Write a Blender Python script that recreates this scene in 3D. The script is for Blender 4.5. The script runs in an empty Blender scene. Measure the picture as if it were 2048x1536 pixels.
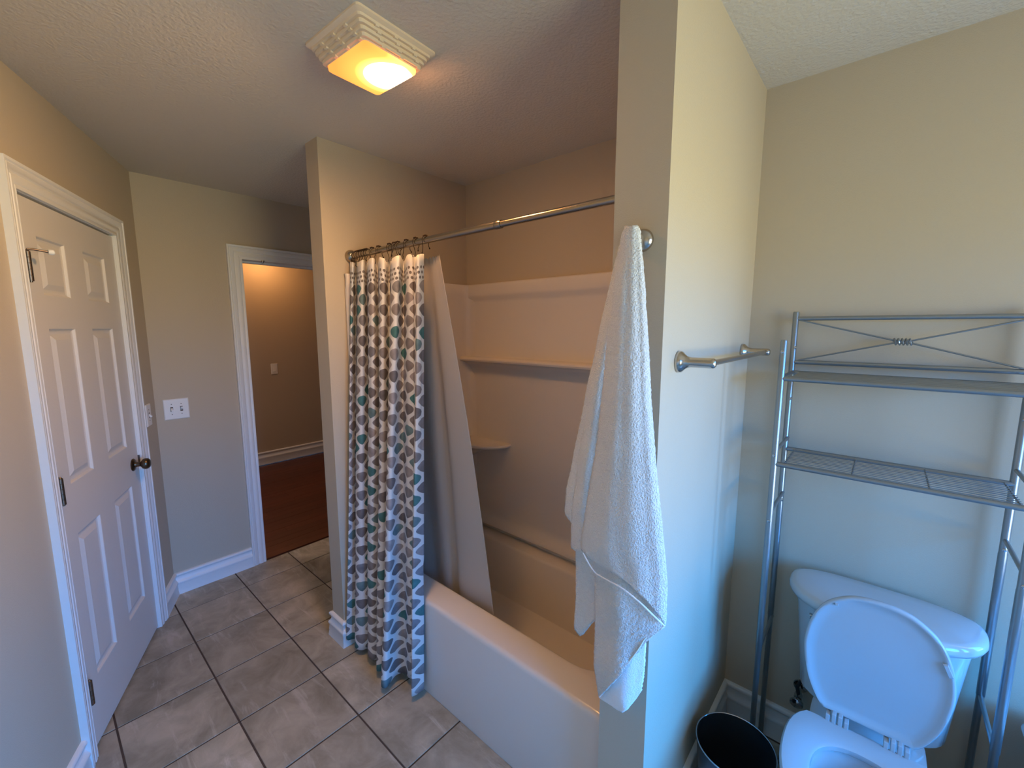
import bpy, math, random
from mathutils import Vector, Matrix, noise
random.seed(7)
PI = math.pi
scene = bpy.context.scene
col = scene.collection

# ------------------------------------------------------------------ camera, world, exposure
CAM = Vector((0, 0, 1.61)); FPX = 852.9; YAW, PITCH, ROLL = -0.7195, 0.13155, -0.0006
cam_data = bpy.data.cameras.new('camera'); cam_data.sensor_width = 36.0
cam_data.lens = FPX / 2048 * 36.0; cam_data.clip_start = 0.02
cam = bpy.data.objects.new('camera', cam_data); col.objects.link(cam)
fw = Vector((math.sin(YAW) * math.cos(PITCH), math.cos(YAW) * math.cos(PITCH), -math.sin(PITCH)))
rt = Vector((math.cos(YAW), -math.sin(YAW), 0)); up = rt.cross(fw)
rt2 = rt * math.cos(ROLL) + up * math.sin(ROLL); up2 = -rt * math.sin(ROLL) + up * math.cos(ROLL)
cam.matrix_world = Matrix((
    (rt2.x, up2.x, -fw.x, CAM.x), (rt2.y, up2.y, -fw.y, CAM.y), (rt2.z, up2.z, -fw.z, CAM.z), (0, 0, 0, 1)))
scene.camera = cam

scene.view_settings.view_transform = 'Standard'
scene.view_settings.look = 'None'
scene.view_settings.gamma = 1.0
scene.view_settings.exposure = 0.42
scene.view_settings.use_curve_mapping = False

SKY = (0.045, 0.46, 1.42); SKY_S = 15.0          # blue sky above the horizon
GROUND = (1.0, 0.96, 0.60); GROUND_S = 7.6      # sunlit lawn below it
LAMP_COL = (1.0, 0.50, 0.16); LAMP_S = 34.0
HALL_W = 6.5
world = bpy.data.worlds.new('world'); scene.world = world; world.use_nodes = True
wn = world.node_tree; wn.nodes.clear()
wo = wn.nodes.new('ShaderNodeOutputWorld'); wb = wn.nodes.new('ShaderNodeBackground')
wt = wn.nodes.new('ShaderNodeTexCoord'); ws = wn.nodes.new('ShaderNodeSeparateXYZ'); wr = wn.nodes.new('ShaderNodeValToRGB')
wm = wn.nodes.new('ShaderNodeMath'); wm.operation = 'MULTIPLY_ADD'; wm.inputs[1].default_value = 0.5; wm.inputs[2].default_value = 0.5
wn.links.new(wt.outputs['Generated'], ws.inputs[0]); wn.links.new(ws.outputs['Z'], wm.inputs[0]); wn.links.new(wm.outputs[0], wr.inputs[0])
e = wr.color_ramp.elements
e[0].position = 0.49; e[0].color = tuple(c * GROUND_S for c in GROUND) + (1,)
ge = wr.color_ramp.elements.new(0.0); ge.color = tuple(c * GROUND_S * 0.12 for c in GROUND) + (1,)   # ground colour dimmed straight below, so less light reaches the ceiling
e = sorted(wr.color_ramp.elements, key=lambda q: q.position)[1:]
e[1].position = 0.54; e[1].color = tuple(c * SKY_S for c in SKY) + (1,)
wn.links.new(wr.outputs[0], wb.inputs[0]); wb.inputs[1].default_value = 1.0
wn.links.new(wb.outputs[0], wo.inputs[0])

# the window that lets the daylight in: opening in wall_right (x = 2.0)
WX, WY0, WY1, WZ0, WZ1 = 2.0, -0.15, 1.40, 0.70, 2.0
pd = bpy.data.lights.new('window_portal', 'AREA'); pd.shape = 'RECTANGLE'; pd.size = WZ1 - WZ0; pd.size_y = WY1 - WY0
pd.cycles.is_portal = True
po = bpy.data.objects.new('window_portal', pd); col.objects.link(po)
WBX0, WBX1 = 0.66, 1.88          # second window, in wall_back right of the toilet
pd2 = bpy.data.lights.new('window_portal', 'AREA'); pd2.shape = 'RECTANGLE'; pd2.size = WBX1 - WBX0; pd2.size_y = WZ1 - WZ0
pd2.cycles.is_portal = True
po2 = bpy.data.objects.new('window_portal', pd2); col.objects.link(po2)
po2.location = ((WBX0 + WBX1) / 2, 1.875, (WZ0 + WZ1) / 2); po2.rotation_euler = (-PI / 2, 0, 0)
po.location = (WX + 0.06, (WY0 + WY1) / 2, (WZ0 + WZ1) / 2); po.rotation_euler = (0, PI / 2, 0)

# ------------------------------------------------------------------ helpers
def ray(x, y):
    return (rt2 * ((x - 1024) / FPX) - up2 * ((y - 768) / FPX) + fw)
def on_y(x, y, v):
    d = ray(x, y); return CAM + d * (v / d.y)

class MB:
    def __init__(s): s.v = []; s.f = []
    def add(s, vs, fs):
        b = len(s.v); s.v += [tuple(v) for v in vs]; s.f += [tuple(b + i for i in f) for f in fs]; return s
    def box(s, x0, x1, y0, y1, z0, z1):
        return s.add([(x0,y0,z0),(x1,y0,z0),(x1,y1,z0),(x0,y1,z0),(x0,y0,z1),(x1,y0,z1),(x1,y1,z1),(x0,y1,z1)],
                     [(3,2,1,0),(4,5,6,7),(0,1,5,4),(1,2,6,5),(2,3,7,6),(3,0,4,7)])
    def rings(s, rs, cap0=True, cap1=True, closed=True):
        n = len(rs[0]); vs = [p for r in rs for p in r]; fs = []
        for i in range(len(rs) - 1):
            for j in range(n if closed else n - 1):
                k = (j + 1) % n
                fs.append((i*n+j, i*n+k, (i+1)*n+k, (i+1)*n+j))
        if cap0: fs.append(tuple(reversed(range(n))))
        if cap1: fs.append(tuple((len(rs)-1)*n + j for j in range(n)))
        return s.add(vs, fs)
    def tube(s, pts, r, n=12, cap=True):
        pts = [Vector(p) for p in pts]; rs = []
        rr = r if isinstance(r, (list, tuple)) else [r] * len(pts)
        t0 = (pts[1] - pts[0]).normalized()
        a = t0.orthogonal().normalized()
        for i, p in enumerate(pts):
            if i == 0: t = t0
            elif i == len(pts) - 1: t = (pts[i] - pts[i-1]).normalized()
            else: t = ((pts[i+1] - pts[i]).normalized() + (pts[i] - pts[i-1]).normalized()).normalized()
            a = (a - t * a.dot(t)).normalized(); b = t.cross(a)
            rs.append([p + (a * math.cos(2*PI*k/n) + b * math.sin(2*PI*k/n)) * rr[i] for k in range(n)])
        return s.rings(rs, cap, cap)
    def lathe(s, o, axis, prof, n=32):          # prof: (radius, height along axis)
        o = Vector(o); ax = Vector(axis).normalized(); a = ax.orthogonal().normalized(); b = ax.cross(a)
        rs = [[o + ax*h + (a*math.cos(2*PI*k/n) + b*math.sin(2*PI*k/n)) * max(r, 1e-5) for k in range(n)] for r, h in prof]
        return s.rings(rs, True, True)
    def sweep(s, prof, p0, p1, nrm, m0=0.0, m1=0.0):   # prof (depth, z) along p0->p1; m: mitre shift per depth
        p0 = Vector(p0); p1 = Vector(p1); d = (p1 - p0).normalized(); nrm = Vector(nrm)
        r0 = [p0 + nrm*q + d*(m0*q) + Vector((0,0,z)) for q, z in prof]
        r1 = [p1 + nrm*q + d*(m1*q) + Vector((0,0,z)) for q, z in prof]
        return s.rings([r0, r1], True, True)
    def build(s, name, mat, parent=None, smooth=None, mw=None, bevel=0):
        me = bpy.data.meshes.new(name); me.from_pydata(s.v, [], s.f); me.update()
        import bmesh
        bm = bmesh.new(); bm.from_mesh(me); bmesh.ops.recalc_face_normals(bm, faces=bm.faces); bm.to_mesh(me); bm.free()
        if mat: me.materials.append(mat)
        o = bpy.data.objects.new(name, me); col.objects.link(o)
        if mw is not None: me.transform(mw)
        if smooth is not None:
            me.polygons.foreach_set('use_smooth', [True] * len(me.polygons)); me.set_sharp_from_angle(angle=math.radians(smooth))
        if bevel:
            b = o.modifiers.new('bevel', 'BEVEL'); b.width = bevel; b.segments = 2; b.limit_method = 'ANGLE'
        if parent: attach(o, parent)
        return o

def attach(o, parent):
    o.parent = parent
    o.matrix_parent_inverse = Matrix.Translation(parent.location).inverted()
def tag(o, label=None, cat=None, group=None, kind=None):
    if label: o['label'] = label
    if cat: o['category'] = cat
    if group: o['group'] = group
    if kind: o['kind'] = kind
    return o
def empty(name, loc=(0, 0, 0), label=None, cat=None, group=None, kind=None):
    o = bpy.data.objects.new(name, None); col.objects.link(o); o.location = loc; o.empty_display_size = 0.05
    return tag(o, label, cat, group, kind)

# ------------------------------------------------------------------ materials
def mat(name, color, rough=0.6, metal=0.0, spec=0.5, bump=None, var=None, trans=0.0, coat=0.0):
    m = bpy.data.materials.new(name); m.use_nodes = True; nt = m.node_tree; b = nt.nodes['Principled BSDF']
    b.inputs['Base Color'].default_value = (*color, 1); b.inputs['Roughness'].default_value = rough
    b.inputs['Metallic'].default_value = metal; b.inputs['Specular IOR Level'].default_value = spec
    b.inputs['Coat Weight'].default_value = coat
    tc = nt.nodes.new('ShaderNodeTexCoord')
    if var:                                      # (scale, amount) soft tone variation
        n = nt.nodes.new('ShaderNodeTexNoise'); n.inputs['Scale'].default_value = var[0]; n.inputs['Detail'].default_value = 5
        nt.links.new(tc.outputs['Object'], n.inputs[0])
        mx = nt.nodes.new('ShaderNodeMix'); mx.data_type = 'RGBA'
        mx.inputs['A'].default_value = tuple(c * (1 - var[1]) for c in color) + (1,)
        mx.inputs['B'].default_value = tuple(min(1, c * (1 + var[1])) for c in color) + (1,)
        nt.links.new(n.outputs[0], mx.inputs['Factor']); nt.links.new(mx.outputs['Result'], b.inputs['Base Color'])
    if bump:                                     # (scale, distance, detail)
        n = nt.nodes.new('ShaderNodeTexNoise'); n.inputs['Scale'].default_value = bump[0]; n.inputs['Detail'].default_value = bump[2]
        nt.links.new(tc.outputs['Object'], n.inputs[0])
        bp = nt.nodes.new('ShaderNodeBump'); bp.inputs['Distance'].default_value = bump[1]; bp.inputs['Strength'].default_value = 1
        nt.links.new(n.outputs[0], bp.inputs['Height']); nt.links.new(bp.outputs[0], b.inputs['Normal'])
    if trans:
        out = nt.nodes['Material Output']; t = nt.nodes.new('ShaderNodeBsdfTranslucent'); t.inputs[0].default_value = (*color, 1)
        ms = nt.nodes.new('ShaderNodeMixShader'); ms.inputs[0].default_value = trans
        nt.links.new(b.outputs[0], ms.inputs[1]); nt.links.new(t.outputs[0], ms.inputs[2]); nt.links.new(ms.outputs[0], out.inputs[0])
    return m

M_WALL = mat('wall_paint', (0.53, 0.447, 0.335), 0.75, spec=0.25, bump=(320, 0.0006, 2), var=(1.2, 0.02))
M_CEIL = mat('ceiling_paint', (0.67, 0.61, 0.51), 0.9, spec=0.1, bump=(95, 0.003, 4), var=(2, 0.02))
M_TRIM = mat('trim_paint', (0.80, 0.79, 0.77), 0.38, bump=(60, 0.0002, 2), var=(4, 0.015))
M_DOOR = mat('door_paint', (0.70, 0.66, 0.61), 0.45, bump=(150, 0.0003, 3), var=(3, 0.015))
M_ACRYL = mat('tub_acrylic', (0.74, 0.68, 0.62), 0.22, bump=(8, 0.0008, 1), var=(2, 0.02))
M_CERAMIC = mat('porcelain', (0.50, 0.53, 0.55), 0.08, coat=0.3, var=(3, 0.01))
M_PLAST = mat('seat_plastic', (0.45, 0.475, 0.50), 0.2, var=(3, 0.01))
M_NICKEL = mat('brushed_nickel', (0.52, 0.47, 0.42), 0.22, 1.0, var=(40, 0.06))
M_RODM = mat('rod_nickel', (0.40, 0.34, 0.27), 0.22, 1.0, var=(30, 0.05))
M_BRONZE = mat('dark_bronze', (0.16, 0.115, 0.08), 0.3, 1.0, var=(60, 0.1))
M_HOOKM = mat('hook_bronze', (0.05, 0.03, 0.02), 0.4, 0.8, var=(80, 0.1))
M_HINGE = mat('aged_hinge', (0.22, 0.18, 0.15), 0.32, 1.0, var=(60, 0.1))
M_RACK = mat('rack_silver', (0.29, 0.315, 0.33), 0.3, 0.8, var=(60, 0.05))
M_CHROME = mat('chrome', (0.5, 0.5, 0.52), 0.1, 1.0, var=(30, 0.03))
M_CAN = mat('can_steel', (0.10, 0.115, 0.14), 0.32, 0.85, bump=(30, 0.0005, 2), var=(10, 0.15))
M_DARK = mat('dark_rubber', (0.02, 0.02, 0.022), 0.5, var=(30, 0.1))
M_PLATE = mat('plate_plastic', (0.80, 0.77, 0.73), 0.35, var=(20, 0.01))
M_RUBBER = mat('white_rubber', (0.8, 0.79, 0.76), 0.6, var=(20, 0.02))
M_GROUT = mat('grout', (0.075, 0.052, 0.038), 0.95, bump=(200, 0.001, 3), var=(9, 0.15))
M_LINER = mat('liner_vinyl', (0.66, 0.60, 0.54), 0.4, bump=(40, 0.0008, 2), var=(6, 0.03), trans=0.3)
M_TOWEL = mat('terry_cloth', (0.95, 0.95, 0.93), 0.95, spec=0.1, bump=(260, 0.010, 4), var=(140, 0.05))
M_HEM = mat('towel_hem', (0.93, 0.94, 0.95), 0.9, spec=0.1, bump=(300, 0.002, 2), var=(40, 0.03))
M_HOUS = mat('lamp_housing', (0.86, 0.70, 0.50), 0.5, var=(8, 0.02))
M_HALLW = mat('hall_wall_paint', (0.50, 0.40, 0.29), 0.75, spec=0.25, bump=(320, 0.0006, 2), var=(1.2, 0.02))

def mat_tile():
    m = bpy.data.materials.new('slate_tile'); m.use_nodes = True; nt = m.node_tree; b = nt.nodes['Principled BSDF']; L = nt.links
    geo = nt.nodes.new('ShaderNodeNewGeometry'); oi = nt.nodes.new('ShaderNodeObjectInfo')
    off = nt.nodes.new('ShaderNodeVectorMath'); off.operation = 'SCALE'; off.inputs['Scale'].default_value = 31.0
    cmb = nt.nodes.new('ShaderNodeCombineXYZ'); L.new(oi.outputs['Random'], cmb.inputs[0]); L.new(oi.outputs['Random'], cmb.inputs[2])
    L.new(cmb.outputs[0], off.inputs[0])
    ad = nt.nodes.new('ShaderNodeVectorMath'); ad.operation = 'ADD'; L.new(geo.outputs['Position'], ad.inputs[0]); L.new(off.outputs[0], ad.inputs[1])
    n1 = nt.nodes.new('ShaderNodeTexNoise'); n1.inputs['Scale'].default_value = 6.5; n1.inputs['Detail'].default_value = 9; n1.inputs['Roughness'].default_value = 0.62; n1.inputs['Distortion'].default_value = 0.5
    L.new(ad.outputs[0], n1.inputs[0])
    mp = nt.nodes.new('ShaderNodeMapping'); mp.inputs['Scale'].default_value = (2.0, 11.0, 1.0); mp.inputs['Rotation'].default_value = (0, 0, 0.5)
    L.new(ad.outputs[0], mp.inputs[0])
    n2 = nt.nodes.new('ShaderNodeTexNoise'); n2.inputs['Scale'].default_value = 1.6; n2.inputs['Detail'].default_value = 8; n2.inputs['Roughness'].default_value = 0.65; n2.inputs['Distortion'].default_value = 0.6
    L.new(mp.outputs[0], n2.inputs[0])
    r1 = nt.nodes.new('ShaderNodeValToRGB'); ee = r1.color_ramp.elements
    ee[0].position = 0.33; ee[0].color = (0.26, 0.232, 0.172, 1); ee[1].position = 0.69; ee[1].color = (0.49, 0.44, 0.345, 1)
    L.new(n1.outputs[0], r1.inputs[0])
    r2 = nt.nodes.new('ShaderNodeValToRGB'); ee = r2.color_ramp.elements
    ee[0].position = 0.56; ee[0].color = (0, 0, 0, 1); ee[1].position = 0.78; ee[1].color = (1, 1, 1, 1)
    L.new(n2.outputs[0], r2.inputs[0])
    mx = nt.nodes.new('ShaderNodeMix'); mx.data_type = 'RGBA'; mx.inputs['B'].default_value = (0.62, 0.57, 0.50, 1)
    L.new(r2.outputs[0], mx.inputs['Factor']); L.new(r1.outputs[0], mx.inputs['A'])
    hv = nt.nodes.new('ShaderNodeHueSaturation'); mr = nt.nodes.new('ShaderNodeMapRange')
    mr.inputs['To Min'].default_value = 0.78; mr.inputs['To Max'].default_value = 1.22
    L.new(oi.outputs['Random'], mr.inputs[0]); L.new(mr.outputs[0], hv.inputs['Value']); L.new(mx.outputs['Result'], hv.inputs['Color'])
    L.new(hv.outputs[0], b.inputs['Base Color'])
    b.inputs['Roughness'].default_value = 0.55
    bp = nt.nodes.new('ShaderNodeBump'); bp.inputs['Distance'].default_value = 0.004; bp.inputs['Strength'].default_value = 0.7
    L.new(n1.outputs[0], bp.inputs['Height']); L.new(bp.outputs[0], b.inputs['Normal'])
    return m
M_TILE = mat_tile()

def mat_wood():
    m = bpy.data.materials.new('cherry_floor'); m.use_nodes = True; nt = m.node_tree; b = nt.nodes['Principled BSDF']; L = nt.links
    tc = nt.nodes.new('ShaderNodeNewGeometry'); mp = nt.nodes.new('ShaderNodeMapping'); mp.inputs['Scale'].default_value = (14, 1.5, 1)
    oi = nt.nodes.new('ShaderNodeObjectInfo')
    L.new(tc.outputs['Position'], mp.inputs[0])
    n = nt.nodes.new('ShaderNodeTexNoise'); n.inputs['Scale'].default_value = 3; n.inputs['Detail'].default_value = 8; L.new(mp.outputs[0], n.inputs[0])
    r = nt.nodes.new('ShaderNodeValToRGB'); ee = r.color_ramp.elements
    ee[0].color = (0.06, 0.012, 0.006, 1); ee[1].color = (0.125, 0.028, 0.012, 1); L.new(n.outputs[0], r.inputs[0])
    hv = nt.nodes.new('ShaderNodeHueSaturation'); mr = nt.nodes.new('ShaderNodeMapRange')
    mr.inputs['To Min'].default_value = 0.85; mr.inputs['To Max'].default_value = 1.15
    L.new(oi.outputs['Random'], mr.inputs[0]); L.new(mr.outputs[0], hv.inputs['Value']); L.new(r.outputs[0], hv.inputs['Color'])
    L.new(hv.outputs[0], b.inputs['Base Color']); b.inputs['Roughness'].default_value = 0.4
    return m
M_WOOD = mat_wood()

def mat_curtain():
    m = bpy.data.materials.new('patterned_curtain'); m.use_nodes = True; nt = m.node_tree; b = nt.nodes['Principled BSDF']; L = nt.links
    N = nt.nodes.new
    def math_(op, a, bb=None, c=None):
        n = N('ShaderNodeMath'); n.operation = op
        for i, x in enumerate((a, bb, c)):
            if x is None: continue
            if isinstance(x, (int, float)): n.inputs[i].default_value = x
            else: L.new(x, n.inputs[i])
        return n.outputs[0]
    uv = N('ShaderNodeUVMap'); uv.uv_map = 'UVMap'
    sp = N('ShaderNodeSeparateXYZ'); L.new(uv.outputs[0], sp.inputs[0]); U, V = sp.outputs[0], sp.outputs[1]   # metres; V from hem up
    PU, PV = 0.106, 0.0905
    def lattice(du, dv):
        cu = math_('ADD', math_('DIVIDE', U, PU), du); cv = math_('ADD', math_('DIVIDE', V, PV), dv - 0.17)
        iu = math_('FLOOR', cu); iv = math_('FLOOR', cv)
        x = math_('MULTIPLY', math_('SUBTRACT', math_('SUBTRACT', cu, iu), 0.5), PU)
        y = math_('MULTIPLY', math_('SUBTRACT', math_('SUBTRACT', cv, iv), 0.5), PV)
        # pick shape: upper dome, pointed sides, tapering round bottom
        ax = math_('DIVIDE', math_('ABSOLUTE', x), 0.0385)
        yu = math_('DIVIDE', math_('MAXIMUM', y, 0.0), 0.0225); yd = math_('DIVIDE', math_('MAXIMUM', math_('MULTIPLY', y, -1.0), 0.0), 0.0275)
        d1 = math_('ADD', math_('POWER', ax, 1.35), math_('POWER', yu, 1.8)); d2 = math_('ADD', math_('POWER', ax, 1.15), math_('POWER', yd, 1.5))
        d = math_('MAXIMUM', d1, d2)
        mask = math_('SUBTRACT', 1.0, math_('SMOOTH_MIN', 1.0, math_('MAXIMUM', 0.0, math_('MULTIPLY', math_('SUBTRACT', d, 0.95), 12.0)), 0.02))
        wn_ = N('ShaderNodeTexWhiteNoise'); wn_.noise_dimensions = '3D'
        cb = N('ShaderNodeCombineXYZ'); L.new(iu, cb.inputs[0]); L.new(iv, cb.inputs[1]); cb.inputs[2].default_value = du * 7
        L.new(cb.outputs[0], wn_.inputs[0])
        mask = math_('MULTIPLY', mask, math_('LESS_THAN', iv, 18.5 if du == 0 else 19.5))
        return mask, wn_.outputs[0], y
    m1, r1, y1 = lattice(0.0, 0.0); m2, r2, y2 = lattice(0.5, 0.5)
    def blob_col(r, y):
        cr = N('ShaderNodeValToRGB'); cr.color_ramp.interpolation = 'CONSTANT'
        el = cr.color_ramp.elements
        el[0].position = 0; el[0].color = (0.27, 0.235, 0.23, 1); el[1].position = 0.3; el[1].color = (0.36, 0.315, 0.31, 1)
        for p, c in ((0.5, (0.20, 0.175, 0.175, 1)), (0.68, (0.25, 0.235, 0.25, 1)), (0.82, (0.085, 0.21, 0.215, 1)), (0.93, (0.17, 0.25, 0.265, 1))):
            q = el.new(p); q.color = c
        L.new(r, cr.inputs[0])
        # watercolour wash inside each blob
        nz = N('ShaderNodeTexNoise'); nz.inputs['Scale'].default_value = 28; nz.inputs['Detail'].default_value = 3; L.new(uv.outputs[0], nz.inputs[0])
        f = math_('MULTIPLY_ADD', nz.outputs[0], 0.9, 0.6)
        f2 = math_('MULTIPLY_ADD', y, 5.0, f)
        vm = N('ShaderNodeVectorMath'); vm.operation = 'SCALE'; L.new(cr.outputs[0], vm.inputs[0]); L.new(f2, vm.inputs['Scale'])
        return vm.outputs[0]
    top = math_('LESS_THAN', V, 2.0)
    base = (0.80, 0.785, 0.775, 1)
    def mixc(f, A, B):
        mx = N('ShaderNodeMix'); mx.data_type = 'RGBA'
        L.new(f, mx.inputs['Factor'])
        if isinstance(A, tuple): mx.inputs['A'].default_value = A
        else: L.new(A, mx.inputs['A'])
        if isinstance(B, tuple): mx.inputs['B'].default_value = B
        else: L.new(B, mx.inputs['B'])
        return mx.outputs['Result']
    c = mixc(math_('MULTIPLY', m1, top), base, blob_col(r1, y1))
    c = mixc(math_('MULTIPLY', m2, top), c, blob_col(r2, y2))
    # three rows of small dots in the header band
    PD = 0.0195
    dv = math_('DIVIDE', math_('SUBTRACT', V, 1.757), PD)
    fy = math_('MULTIPLY', math_('SUBTRACT', math_('FRACT', dv), 0.5), PD)
    fx = math_('MULTIPLY', math_('SUBTRACT', math_('FRACT', math_('ADD', math_('DIVIDE', U, PD * 1.25), math_('MULTIPLY', math_('FLOOR', dv), 0.35))), 0.5), PD * 1.25)
    dd = math_('SQRT', math_('ADD', math_('MULTIPLY', math_('MULTIPLY', fx, fx), 0.7), math_('MULTIPLY', fy, fy)))
    inb = math_('MULTIPLY', math_('GREATER_THAN', dv, 0.0), math_('LESS_THAN', dv, 3.0))
    dot = math_('MULTIPLY', math_('LESS_THAN', dd, 0.0060), inb)
    c = mixc(dot, c, (0.20, 0.17, 0.16, 1))
    L.new(c, b.inputs['Base Color']); b.inputs['Roughness'].default_value = 0.8; b.inputs['Specular IOR Level'].default_value = 0.2
    out = nt.nodes['Material Output']; t = N('ShaderNodeBsdfTranslucent'); L.new(c, t.inputs[0])
    ms = N('ShaderNodeMixShader'); ms.inputs[0].default_value = 0.18
    L.new(b.outputs[0], ms.inputs[1]); L.new(t.outputs[0], ms.inputs[2]); L.new(ms.outputs[0], out.inputs[0])
    return m
M_CURT = mat_curtain()

# ------------------------------------------------------------------ room shell
H = 2.44
XF = -3.13                       # far wall face
YB = 1.815                       # back wall face
FX0, FX1, FY = -2.07, -1.955, 0.935      # short wall at the end of the tub
PX0, PX1, PY = -0.53, -0.395, 0.985      # partition between tub and toilet
P0 = Vector((XF, 0.462, 0)); WU = Vector((0.9164, -0.4002, 0)); WN = Vector((0.4002, 0.9164, 0))   # left wall with the closet door
WL = 3.30
WEND = P0 + WU * WL
YS = WEND.y                      # wall behind the camera
def struct(o): o['kind'] = 'structure'; return o
def wpt(a, off, z): p = P0 + WU * a + WN * off; return (p.x, p.y, z)
def wbox(mb, a0, a1, o0, o1, z0, z1):
    c = [wpt(a, o, z) for z in (z0, z1) for a, o in ((a0, o0), (a1, o0), (a1, o1), (a0, o1))]
    return mb.add(c, [(3,2,1,0),(4,5,6,7),(0,1,5,4),(1,2,6,5),(2,3,7,6),(3,0,4,7)])

# ceiling and floor base
struct(MB().box(-5.6, 2.2, -1.4, 4.1, H, H + 0.1).build('ceiling', M_CEIL))
floor = struct(MB().box(XF - 0.01, 2.1, -1.3, YB + 0.02, -0.06, -0.003).build('floor', M_GROUT))
PT = 0.3405
xs = [-2.215 + PT * k for k in range(-3, 13)]; ys = [0.4335 + 0.339 * k for k in range(-5, 5)]
tile_mesh = {}
g = 0.0034
for i in range(len(xs) - 1):
    for j in range(len(ys) - 1):
        x0, x1, y0, y1 = max(xs[i], XF) + g, min(xs[i+1], 2.0) - g, max(ys[j], YS) + g, min(ys[j+1], YB) - g
        if x1 - x0 < 0.02 or y1 - y0 < 0.02: continue
        # leave out tiles wholly behind the slanting left wall or below the bathtub
        if (Vector((x1, y1, 0)) - P0).dot(WN) < 0: continue
        if x0 > FX1 and x1 < PX0 and y0 > 1.06: continue
        w, d = x1 - x0, y1 - y0
        key = (round(w, 3), round(d, 3))
        if key not in tile_mesh:
            b = 0.0012
            mb = MB().rings([[(-w/2,-d/2,-0.006),(w/2,-d/2,-0.006),(w/2,d/2,-0.006),(-w/2,d/2,-0.006)],
                             [(-w/2,-d/2,-b),(w/2,-d/2,-b),(w/2,d/2,-b),(-w/2,d/2,-b)],
                             [(-w/2+b,-d/2+b,0),(w/2-b,-d/2+b,0),(w/2-b,d/2-b,0),(-w/2+b,d/2-b,0)]])
            t = mb.build('tile', M_TILE); tile_mesh[key] = t.data
        else:
            t = bpy.data.objects.new('tile', tile_mesh[key]); col.objects.link(t)
        t.location = ((x0 + x1) / 2, (y0 + y1) / 2, -0.0002 - random.random() * 0.0006)
        t.parent = floor

# hall beyond the doorway
HX = -5.45
hall = struct(MB().box(HX - 0.1, XF - 0.012, -0.6, 4.0, -0.06, -0.012).build('floor_hall', M_GROUT))
pl_mesh = None; k = 0
yy = 0.55
pw = 0.083
x = XF - 0.02
while x - pw > HX:
    y = 0.2 + random.random() * 0.5
    if k % 1 == 0:
        segs = []; yc = -0.55
        while yc < 3.98:
            ln = random.choice((0.9, 1.2, 1.5)); segs.append((yc, min(yc + ln, 3.98))); yc += ln
        for (a, bb) in segs:
            if bb - a < 0.05: continue
            struct_p = MB().box(x - pw + 0.0006, x - 0.0006, a + 0.0006, bb - 0.0006, -0.014, -0.0005 - random.random() * 0.0005).build('plank', M_WOOD, hall)
    x -= pw; k += 1
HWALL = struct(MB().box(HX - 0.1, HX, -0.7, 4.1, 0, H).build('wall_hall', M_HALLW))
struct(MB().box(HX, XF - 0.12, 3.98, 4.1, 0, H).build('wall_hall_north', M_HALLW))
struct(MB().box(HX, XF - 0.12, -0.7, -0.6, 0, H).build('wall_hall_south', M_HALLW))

DY0, DY1, DZ = 0.965, 1.725, 2.04      # doorway in the far wall
mb = MB()
mb.box(XF - 0.12, XF, -0.6, DY0 - 0.015, 0, H).box(XF - 0.12, XF, DY1 + 0.015, 4.1, 0, H).box(XF - 0.12, XF, DY0 - 0.015, DY1 + 0.015, DZ + 0.015, H)
struct(mb.build('wall_far', M_WALL))
DA0, DA1, DTOP = 0.325, 1.095, 2.045   # closet door in the left wall, along it
mb = MB(); wbox(mb, -0.01, DA0 - 0.01, -0.12, 0, 0, H); wbox(mb, DA1 + 0.01, WL + 0.1, -0.12, 0, 0, H); wbox(mb, DA0 - 0.01, DA1 + 0.01, -0.12, 0, DTOP + 0.01, H)
struct(mb.build('wall_left', M_WALL))
struct(MB().box(FX0, FX1, FY, YB, 0, H).build('wall_tub_end', M_WALL))
struct(MB().box(PX0, PX1, PY, YB, 0, H).build('wall_partition', M_WALL))
struct(MB().box(XF, WBX0, YB, YB + 0.1, 0, H).box(WBX1, 2.1, YB, YB + 0.1, 0, H).box(WBX0, WBX1, YB, YB + 0.1, 0, WZ0).box(WBX0, WBX1, YB, YB + 0.1, WZ1, H).build('wall_back', M_WALL))
struct(MB().box(WBX0, WBX0 + .04, YB + .02, YB + .08, WZ0, WZ1).box(WBX1 - .04, WBX1, YB + .02, YB + .08, WZ0, WZ1).box(WBX0, WBX1, YB + .02, YB + .08, WZ0, WZ0 + .04)
       .box(WBX0, WBX1, YB + .02, YB + .08, WZ1 - .04, WZ1).box(WBX0, WBX1, YB + .03, YB + .07, (WZ0 + WZ1) / 2 - .02, (WZ0 + WZ1) / 2 + .02).build('window_2', M_TRIM))
struct(MB().box(WEND.x - 0.3, 2.1, YS - 0.1, YS, 0, H).build('wall_front', M_WALL))
mb = MB().box(WX, WX + 0.1, YS - 0.1, WY0, 0, H).box(WX, WX + 0.1, WY1, YB + 0.1, 0, H).box(WX, WX + 0.1, WY0, WY1, 0, WZ0).box(WX, WX + 0.1, WY0, WY1, WZ1, H)
struct(mb.build('wall_right', M_WALL))
win = struct(MB().box(WX + 0.02, WX + 0.08, WY0, WY0 + 0.04, WZ0, WZ1).box(WX + 0.02, WX + 0.08, WY1 - 0.04, WY1, WZ0, WZ1)
       .box(WX + 0.02, WX + 0.08, WY0, WY1, WZ0, WZ0 + 0.04).box(WX + 0.02, WX + 0.08, WY0, WY1, WZ1 - 0.04, WZ1)
       .box(WX + 0.03, WX + 0.07, WY0, WY1, (WZ0 + WZ1) / 2 - 0.02, (WZ0 + WZ1) / 2 + 0.02).build('window_1', M_TRIM))

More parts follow.
